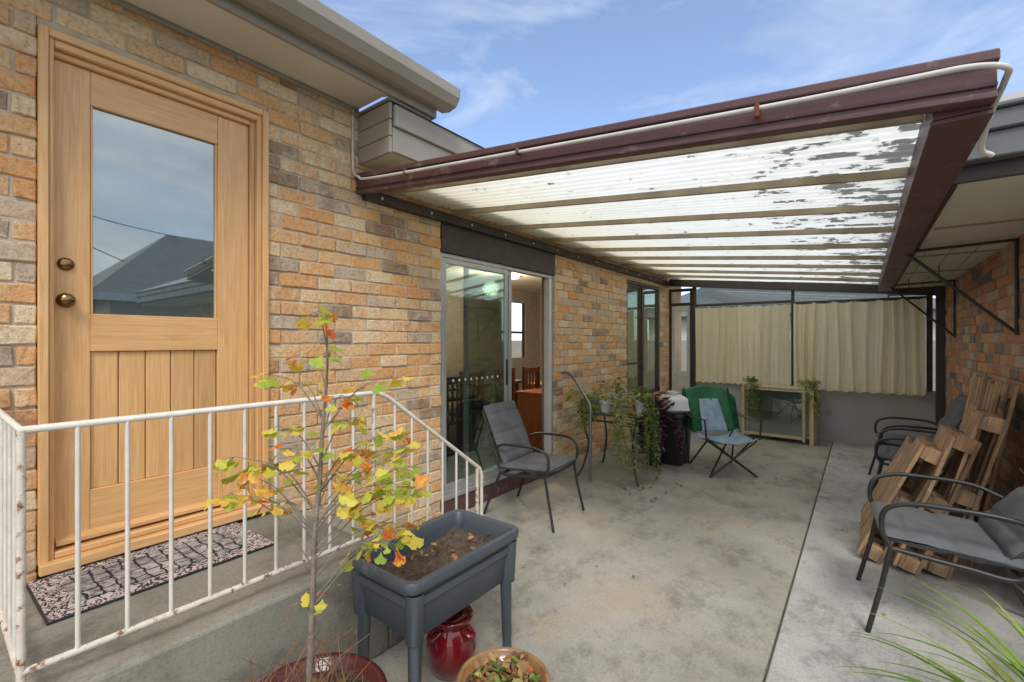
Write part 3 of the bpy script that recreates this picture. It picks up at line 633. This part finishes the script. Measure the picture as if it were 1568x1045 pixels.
# ================================================================= ARMCHAIRS
def cushion(name,w,d,h,parent,mat,T,seams=3,seed=0):
    V=[];F=[];nx_,ny_=36,28
    for s in (1,-1):
        for j in range(ny_):
            for i in range(nx_):
                u=-1+2*i/(nx_-1); v=-1+2*j/(ny_-1)
                e=max(0,(1-abs(u)**6)*(1-abs(v)**6))**.4
                q=1-.38*math.exp(-((((u+1)*seams/2)%1-.5)**2)/.004)*(1 if .08<((u+1)/2)<.92 else 0) if seams else 1
                z=s*h/2*e*q+.007*mnoise.noise(Vector((u*2.5,v*2.5,seed+s)))+.003*mnoise.noise(Vector((u*7,v*7,seed)))
                V.append(T@Vector((u*d/2,v*w/2,z)))
    n=nx_*ny_
    for s in (0,1):
        for j in range(ny_-1):
            for i in range(nx_-1):
                a=s*n+j*nx_+i; f=(a,a+1,a+nx_+1,a+nx_); F.append(f if s==0 else f[::-1])
    return mesh(name,V,F,mat,parent,smooth=True)
def armchair(x,y,rz,seed,sc=1.0,bx=0.0,bt=.0):
    A=empty('outdoor_armchair',(x,y,0),rotz=rz,scale=sc)
    w=.27; P_=[]
    tx,tz=-.40-bx,.90-bt
    mx=(-.235+tx)/2-.01; mz=(.53+tz)/2
    for s in (-1,1):
        yy=s*w
        P_.append([(.34,s*.285,.0),(.285,yy,.24),(.25,yy,.43)])
        P_.append([(.25,yy,.42),(.285,yy,.50),(.27,yy,.60),(.18,s*.285,.645),(.02,s*.29,.65),(-.14,s*.285,.64),(-.245,yy*.95,.60)])
        P_.append([(-.36,s*.275,.0),(-.27,yy*.98,.22),(-.19,yy*.95,.40)])
        P_.append([(.25,yy,.42),(0,yy,.395),(-.18,yy*.95,.385),(-.245,yy*.92,.53),(mx,yy*.9,mz),(tx,yy*.88,tz)])
    P_.append([(.25,-w,.42),(.265,0,.42),(.25,w,.42)]); P_.append([(-.18,-w*.95,.385),(-.18,w*.95,.385)])
    P_.append([(tx,-w*.88,tz),(tx-.015,-w*.5,tz+.03),(tx-.018,0,tz+.035),(tx-.015,w*.5,tz+.03),(tx,w*.88,tz)])
    tubes('frame',P_,.0115,M['black'],A,smooth=5)
    T=Matrix.Translation((.03,0,.452))@Matrix.Rotation(math.radians(-4),4,'Y')
    cushion('seat_cushion',.51,.52,.08,A,M['cush'],T,3,seed)
    ang=math.atan2(tz-.50,-(tx+.215)); c=Vector(((-.215+tx)/2+.03,0,(.50+tz)/2))
    T=Matrix.Translation(c)@Matrix(((-math.cos(ang),0,math.sin(ang),0),(0,1,0,0),(math.sin(ang),0,math.cos(ang),0),(0,0,0,1)))
    cushion('back_cushion',.49,.54,.075,A,M['cush'],T,3,seed+3)
    tubes('ties',[[(-.3,s*.24,.76),(-.34,s*.27,.70),(-.33,s*.26,.62)] for s in (-1,1)],.003,M['cush'],A,smooth=3,res=1)
    return A
armchair(-2.24,3.25,math.radians(4),1,sc=.97)
armchair(.36,3.27,math.radians(184),2,sc=1.06,bx=.09,bt=.06)
armchair(.40,5.35,math.radians(176),3)
armchair(.42,6.15,math.radians(184),4)
# ================================================================= PALLETS (boards run up the slope)
def lean(deg,tz=0):
    a=math.radians(deg)
    lx=Vector((0,-1,0)); ly=Vector((math.cos(a),0,math.sin(a))); lz=lx.cross(ly)
    m=Matrix((lx,ly,lz)).transposed()
    return (Matrix.Rotation(math.radians(tz),3,'Z')@m).to_euler()
def pallet(x,y,z,rot,w,l,nb,seed,h=.12,gap=.22,thick=.02):
    e=empty('wooden_pallet',(x,y,z),rot=rot); rr=random.Random(seed); lst=[]
    bw=w/nb
    for k in range(nb):
        lst.append((-w/2+k*bw,-w/2+k*bw+bw*(1-gap),rr.uniform(-.01,.01),l+rr.uniform(-.02,.02),h-thick,h))
    for k in (0,.5,1):
        y_=(l-.09)*k; lst.append((-w/2-.004,w/2+.004,y_+.01,y_+.09,h-thick-.0225,h-thick-.0005))
    for k in (0,.5,1):
        y_=(l-.09)*k
        for q in (0,.5,1):
            xx=-w/2+(w-.09)*q; lst.append((xx,xx+.088,y_+.006,y_+.094,.0195,h-thick-.023))
    for q in (0,.5,1):
        xx=-w/2+(w-.09)*q; lst.append((xx-.002,xx+.09,.0,l,.0,.019))
    boxes('boards',lst,M['crate'],e,.002)
    boxes('nails',[(x_-.004,x_+.004,yy-.004,yy+.004,h-.001,h+.0015) for x_ in [-w/2+bw*(k+.4) for k in range(nb)] for yy in (.05,l/2,l-.05)],M['galv'],e,0)
    return e
pallet(.56,4.56,0,lean(80,0),.84,1.22,8,1,.09,.22)
pallet(.44,4.10,.0,lean(76,-3),.46,1.04,3,2,.13,.06)
pallet(.27,4.02,.0,lean(72,3),.40,.92,3,3,.13,.05)
pallet(.10,4.10,.0,lean(67,-2),.46,.84,3,4,.13,.06)
pallet(.10,4.64,.0,lean(66,0),.42,.72,3,6,.12,.07)
# ================================================================= TABLE + PLANTS
TB=empty('side_table',(-2.16,4.78,0),rotz=math.radians(3))
box('glass_top',-.33,.33,-.33,.33,.702,.71,M['cglass'],TB,.002)
tubes('frame',[[(-.34,-.34,.698),(.34,-.34,.698),(.34,.34,.698),(-.34,.34,.698),(-.34,-.34,.698)],[(-.3,-.3,.62),(.3,-.3,.62),(.3,.3,.62),(-.3,.3,.62),(-.3,-.3,.62)]],.011,M['black'],TB)
tubes('legs',[[(sx*.32,sy*.32,.70),(sx*.29,sy*.29,.55),(sx*.25,sy*.25,.35),(sx*.29,sy*.29,.12),(sx*.34,sy*.34,0)] for sx in (-1,1) for sy in (-1,1)],.011,M['black'],TB,smooth=5)
def potplant(x,y,z,r,h,pm,kind,nl,spread,up,ls,lm,trail=0,tl=.5,seed=0,ang=(-1.8,1.2)):
    e=empty('potted_plant',(x,y,z)); rr=random.Random(seed)
    lathe('pot',[(0,0),(r*.7,0),(r*.75,.01),(r,h*.85),(r*1.06,h*.86),(r*1.06,h),(r*.95,h),(r*.9,h*.85),(0,h*.85)],pm,e,n=28)
    it=[];st=[];sr=[]
    for k in range(nl):
        a=rr.uniform(0,6.28); rad=rr.uniform(0,1)**.6*spread; zz=h+rr.uniform(-.02,up)*(1-.5*rad/spread)
        p=Vector((rad*math.cos(a),rad*math.sin(a),zz)); it.append((p,Vector((math.cos(a),math.sin(a),rr.uniform(-.5,.7))),ls*rr.uniform(.6,1.3)))
        if k%3==0: st.append([(0,0,h*.9),p*.5+Vector((0,0,h*.5+up*.4)),p]); sr.append((1,.5))
    for t in range(trail):
        a=rr.uniform(*ang) ; x0,y0_=r*math.cos(a),r*math.sin(a); ln=tl*rr.uniform(.35,1.1); k_=rr.uniform(1.6,2.8)
        pts=[Vector((x0*.8,y0_*.8,h)),Vector((x0*1.5,y0_*1.5,h+.03))]
        for q in range(1,7): pts.append(Vector((x0*(k_+.05*q)+rr.uniform(-.025,.025),y0_*(k_+.05*q)+rr.uniform(-.025,.025),h-ln*q/6)))
        st.append(pts); sr.append((.9,.4))
        for q in crom(pts,4):
            for _ in range(3): it.append((q+Vector((rr.uniform(-.02,.02),rr.uniform(-.02,.02),0)),rdir(rr,-.2),ls*rr.uniform(.35,.8)))
    tubes('stems',st,.0025,lm,e,smooth=3,radii=sr,res=1)
    leaves('leaves',it,kind,lm,e,rr); return e
potplant(-2.38,4.62,.711,.06,.13,M['potg'],'oval',30,.10,.14,.05,M['leafg'],2,.15,1)
potplant(-2.20,4.53,.711,.06,.12,M['wplas'],'oval',22,.07,.11,.04,M['leafg'],0,.2,2)
potplant(-2.03,4.51,.711,.062,.13,M['potg'],'blade',26,.09,.11,.11,M['straw'],8,.80,3,(-1.5,.1))
potplant(-2.28,4.98,.711,.07,.16,M['potg'],'oval',45,.17,.24,.065,M['leafg'],0,.2,4)
potplant(-1.89,4.74,.711,.065,.13,M['wplas'],'oval',40,.11,.12,.05,M['leafg'],15,.82,5,(-1.0,.9))
potplant(-2.45,4.46,.711,.05,.1,M['terra'],'blade',34,.12,.16,.14,M['straw'],5,.28,6)
potplant(-2.02,4.95,.711,.07,.15,M['terra'],'oval',36,.13,.18,.055,M['leafg'],0,.3,14)
BT=empty('black_plastic_tub',(-1.88,5.66,0))
loft('tub',[rrect(.17,.17,.04,0),rrect(.19,.19,.05,.02),rrect(.21,.21,.05,.56),rrect(.225,.225,.05,.57),rrect(.225,.225,.05,.60),rrect(.05,.05,.02,.615)],M['blk'],BT,True,True)
SB=empty('white_plastic_bag',(-1.86,5.72,.612),rotz=.6)
rgs=[]
for q,(sx_,sy_,zz) in enumerate(((.14,.17,0),(.17,.20,.03),(.165,.19,.09),(.14,.17,.15),(.10,.13,.19),(.05,.07,.205),(.06,.09,.235))):
    rgs.append([(x*(1+.28*mnoise.noise(Vector((x*18,y*18,q*.8)))),y*(1+.28*mnoise.noise(Vector((x*15,y*19,q*.9+5)))),z+.03*mnoise.noise(Vector((x*16,y*16,q)))) for x,y,z in rrect(sx_,sy_,.05,zz,9)])
loft('crumpled_bag',rgs,M['wplas'],SB,True,True)
potplant(-1.98,5.40,.0,.12,.52,M['blk'],'oval',190,.17,.42,.09,M['leafd'],8,.3,8)
potplant(-2.35,5.9,.0,.14,.3,M['potg'],'oval',100,.24,.62,.085,M['leafg'],0,.2,10)
# ================================================================= CAMPING CHAIR
CC=empty('camping_chair',(-1.28,5.62,0),rotz=math.radians(-52))
tubes('frame',[[(.28,-.26,0),(-.22,.24,.42)],[(.28,.26,0),(-.22,-.24,.42)],[(-.30,-.24,0),(.24,-.25,.42)],[(-.30,.24,0),(.24,.25,.42)],
   [(.28,-.26,0),(.28,.26,.40)],[(.28,.26,0),(.28,-.26,.40)],
   [(-.30,-.26,0),(-.26,-.29,.45),(-.42,-.27,.90)],[(-.30,.26,0),(-.26,.29,.45),(-.42,.27,.90)],[(.27,-.29,.40),(.27,-.31,.62)],[(.27,.29,.40),(.27,.31,.62)]],.010,M['black'],CC)
def clothgrid(name,f,mat,parent,n=20):
    V=[];F=[]
    for j in range(n):
        for i in range(n): V.append(f(i/(n-1)*2-1,j/(n-1)))
    for j in range(n-1):
        for i in range(n-1): F.append((j*n+i,j*n+i+1,(j+1)*n+i+1,(j+1)*n+i))
    o=mesh(name,V,F,mat,parent,smooth=True); s=o.modifiers.new('s','SOLIDIFY'); s.thickness=.006; return o
def wr(u,v,k): return .018*mnoise.noise(Vector((u*2.2,v*3.5,k)))
clothgrid('seat',lambda u,v:(.27-.50*v,.27*u,.42-.06*(1-u*u)-.03*math.sin(v*3.1)+wr(u,v,1)),M['blue'],CC)
clothgrid('back',lambda u,v:(-.22-.20*v-.05*(1-u*u)+wr(u,v,2),.28*u,.40+.53*v-.06*u*u*v),M['green'],CC)
clothgrid('towel',lambda u,v:(-.165-.19*v-.04*(1-(u*.6)**2)+.006*math.sin(u*9+v*2)+wr(u,v,3),.15*u*(1-.2*v)+.02,.41+.36*v),M['blue'],CC)
for s in (-1,1):
    clothgrid('arm',lambda u,v,s=s:(.28-.56*v,s*.30+.035*u,.625-.02*math.sin(v*3.14)),M['blk'],CC,8)
    clothgrid('side_wing',lambda u,v,s=s:(-.24+.12*u-.1*v,s*(.275+.01*math.sin(u*4)),.44+.45*v*(1-.25*(u+1)/2)),M['green'],CC,10)
# ================================================================= CABINET
CB=empty('display_cabinet',(-1.0,7.88,0),rotz=math.radians(-4))
hw=.47
boxes('frame',[(-hw,-hw+.04,-.15,-.11,0,.78),(hw-.05,hw,-.15,-.10,0,.78),(-hw,-hw+.04,.11,.15,0,.78),(hw-.05,hw,.11,.15,0,.78),(hw-.14,hw-.10,-.15,-.11,.03,.74),
  (-hw+.04,hw-.05,-.148,-.112,.741,.775),(-hw+.04,hw-.142,-.148,-.112,.06,.10),(-hw+.02,hw-.02,-.155,.155,.781,.80)],M['grayw'],CB,.003)
boxes('back_and_base',[(-hw+.04,hw-.05,.12,.13,.08,.74),(-hw+.04,hw-.05,-.11,.12,.085,.10),(-hw+.04,hw-.05,-.08,.118,.42,.432)],M['cabp'],CB,0)
box('sliding_glass',-hw+.04,hw-.142,-.128,-.124,.10,.74,M['cglass'],CB,0)
potplant(-.62,7.80,.80,.04,.06,M['wplas'],'blade',30,.06,.06,.12,M['straw'],9,.5,11)
potplant(-1.36,7.80,.80,.05,.07,M['wplas'],'oval',40,.08,.08,.05,M['leafg'],9,.5,12)
# ================================================================= STRAPPY PLANT
ST=empty('strap_leaf_plant',(.62,2.28,0))
V=[];F=[];rs=random.Random(4)
for k in range(110):
    a=rs.uniform(0,6.28); ln=rs.uniform(.45,.9); el=rs.uniform(.7,1.4); w=rs.uniform(.006,.013); bx,by=rs.uniform(-.06,.06),rs.uniform(-.06,.06)
    p=Vector((bx,by,.0)); n=len(V); seg=12; el_=el
    for q in range(seg+1):
        d=Vector((math.cos(a)*math.cos(el_),math.sin(a)*math.cos(el_),math.sin(el_))); s=Vector((-math.sin(a),math.cos(a),0)); ww=w*(1-(q/seg)**2.5)*(.5+min(1,q/3)*.5)
        V+= [p-s*ww,p+Vector((0,0,-ww*.5)),p+s*ww]; p=p+d*ln/seg; el_-=rs.uniform(.07,.16)
    for q in range(seg):
        b_=n+q*3; F+=[(b_,b_+1,b_+4,b_+3),(b_+1,b_+2,b_+5,b_+4)]
mesh('blades',V,F,M['strap'],ST,smooth=True)
# ================================================================= FALLEN LEAVES
FL=empty('fallen_leaves',(-1,4,0),world=True)
it=[]
for _ in range(90):
    x,y=(R.uniform(-2.5,.6),R.uniform(1.5,8)) if R.random()<.5 else (R.gauss(-.2,.3),R.uniform(2.2,8))
    it.append(((x,y,.012),Vector((R.uniform(-1,1),R.uniform(-1,1),.05)),R.uniform(.012,.035)))
for _ in range(26): it.append(((R.gauss(-1.8,.2),R.gauss(4.5,.25),.012),Vector((R.uniform(-1,1),R.uniform(-1,1),.05)),R.uniform(.03,.06)))
leaves('leaves',it,'oval',M['dead'],FL,R)
# ================================================================= BACKGROUND
FN=empty('timber_fence',(0,15,0),world=True)
boxes('palings',[(-14+.12*i,-14+.12*i+.112,15,15.02,0,1.5) for i in range(230)],M['fence'],FN,0)
NH=empty('neighbour_house',(-3,22,0),world=True)
box('walls',-8,2,20,26,0,2.5,M['soffit'],NH,0)
mesh('roof',[(-8.5,19.5,2.5),(2.5,19.5,2.5),(2.5,26.5,2.5),(-8.5,26.5,2.5),(-6,23,4.1),(0,23,4.1)],[(0,1,5,4),(1,2,5),(2,3,4,5),(3,0,4)],M['roofgrey'],NH)
# ================================================================= WORLD + SUN
w=bpy.data.worlds.new('World'); scene.world=w; w.use_nodes=True; nt=w.node_tree
bg=nt.nodes['Background']; sky=nt.nodes.new('ShaderNodeTexSky'); sky.sky_type='NISHITA'; sky.sun_disc=False
sv=Vector((.50,-.62,.90)).normalized()
sky.sun_elevation=math.asin(sv.z); sky.sun_rotation=math.atan2(sv.x,sv.y); sky.air_density=1.0; sky.dust_density=.6; sky.ozone_density=1.8
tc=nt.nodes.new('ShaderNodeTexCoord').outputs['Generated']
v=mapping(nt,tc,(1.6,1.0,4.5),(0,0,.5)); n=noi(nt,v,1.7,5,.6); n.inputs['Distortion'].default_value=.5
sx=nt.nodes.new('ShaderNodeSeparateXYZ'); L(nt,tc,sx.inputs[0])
cov=mth(nt,'ADD',mth(nt,'MULTIPLY',sx.outputs[0],.44),mth(nt,'MULTIPLY',sx.outputs[1],-.36))  # cloud cover grows away from the view, added to raise the ambient light
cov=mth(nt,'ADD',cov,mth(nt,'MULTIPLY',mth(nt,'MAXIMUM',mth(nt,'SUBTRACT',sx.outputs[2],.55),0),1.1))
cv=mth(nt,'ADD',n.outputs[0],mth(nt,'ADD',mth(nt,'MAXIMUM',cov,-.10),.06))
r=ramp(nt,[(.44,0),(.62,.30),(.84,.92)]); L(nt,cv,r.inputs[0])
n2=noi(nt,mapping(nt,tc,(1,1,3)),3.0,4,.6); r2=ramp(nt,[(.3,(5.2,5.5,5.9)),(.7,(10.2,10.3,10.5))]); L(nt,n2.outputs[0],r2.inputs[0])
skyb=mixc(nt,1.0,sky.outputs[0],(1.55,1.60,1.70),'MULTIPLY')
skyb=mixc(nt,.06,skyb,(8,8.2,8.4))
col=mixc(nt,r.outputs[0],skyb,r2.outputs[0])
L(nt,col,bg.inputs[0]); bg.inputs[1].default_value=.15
sd=bpy.data.lights.new('sun','SUN'); sd.energy=2.2; sd.angle=math.radians(20); sd.color=(1,.95,.87)
so=bpy.data.objects.new('sun',sd); scene.collection.objects.link(so); so.rotation_euler=sv.to_track_quat('Z','Y').to_euler(); so.location=(5,-5,10)
# ================================================================= CAMERA
cd=bpy.data.cameras.new('camera'); cd.lens=16.07; cd.sensor_width=36; cd.clip_start=.05; cd.clip_end=500
c=bpy.data.objects.new('camera',cd); scene.collection.objects.link(c); c.location=(0,0,1.48)
c.rotation_euler=(math.radians(90),0,math.radians(37.45)); scene.camera=c
scene.view_settings.view_transform='Standard'; scene.view_settings.look='None'; scene.view_settings.exposure=0
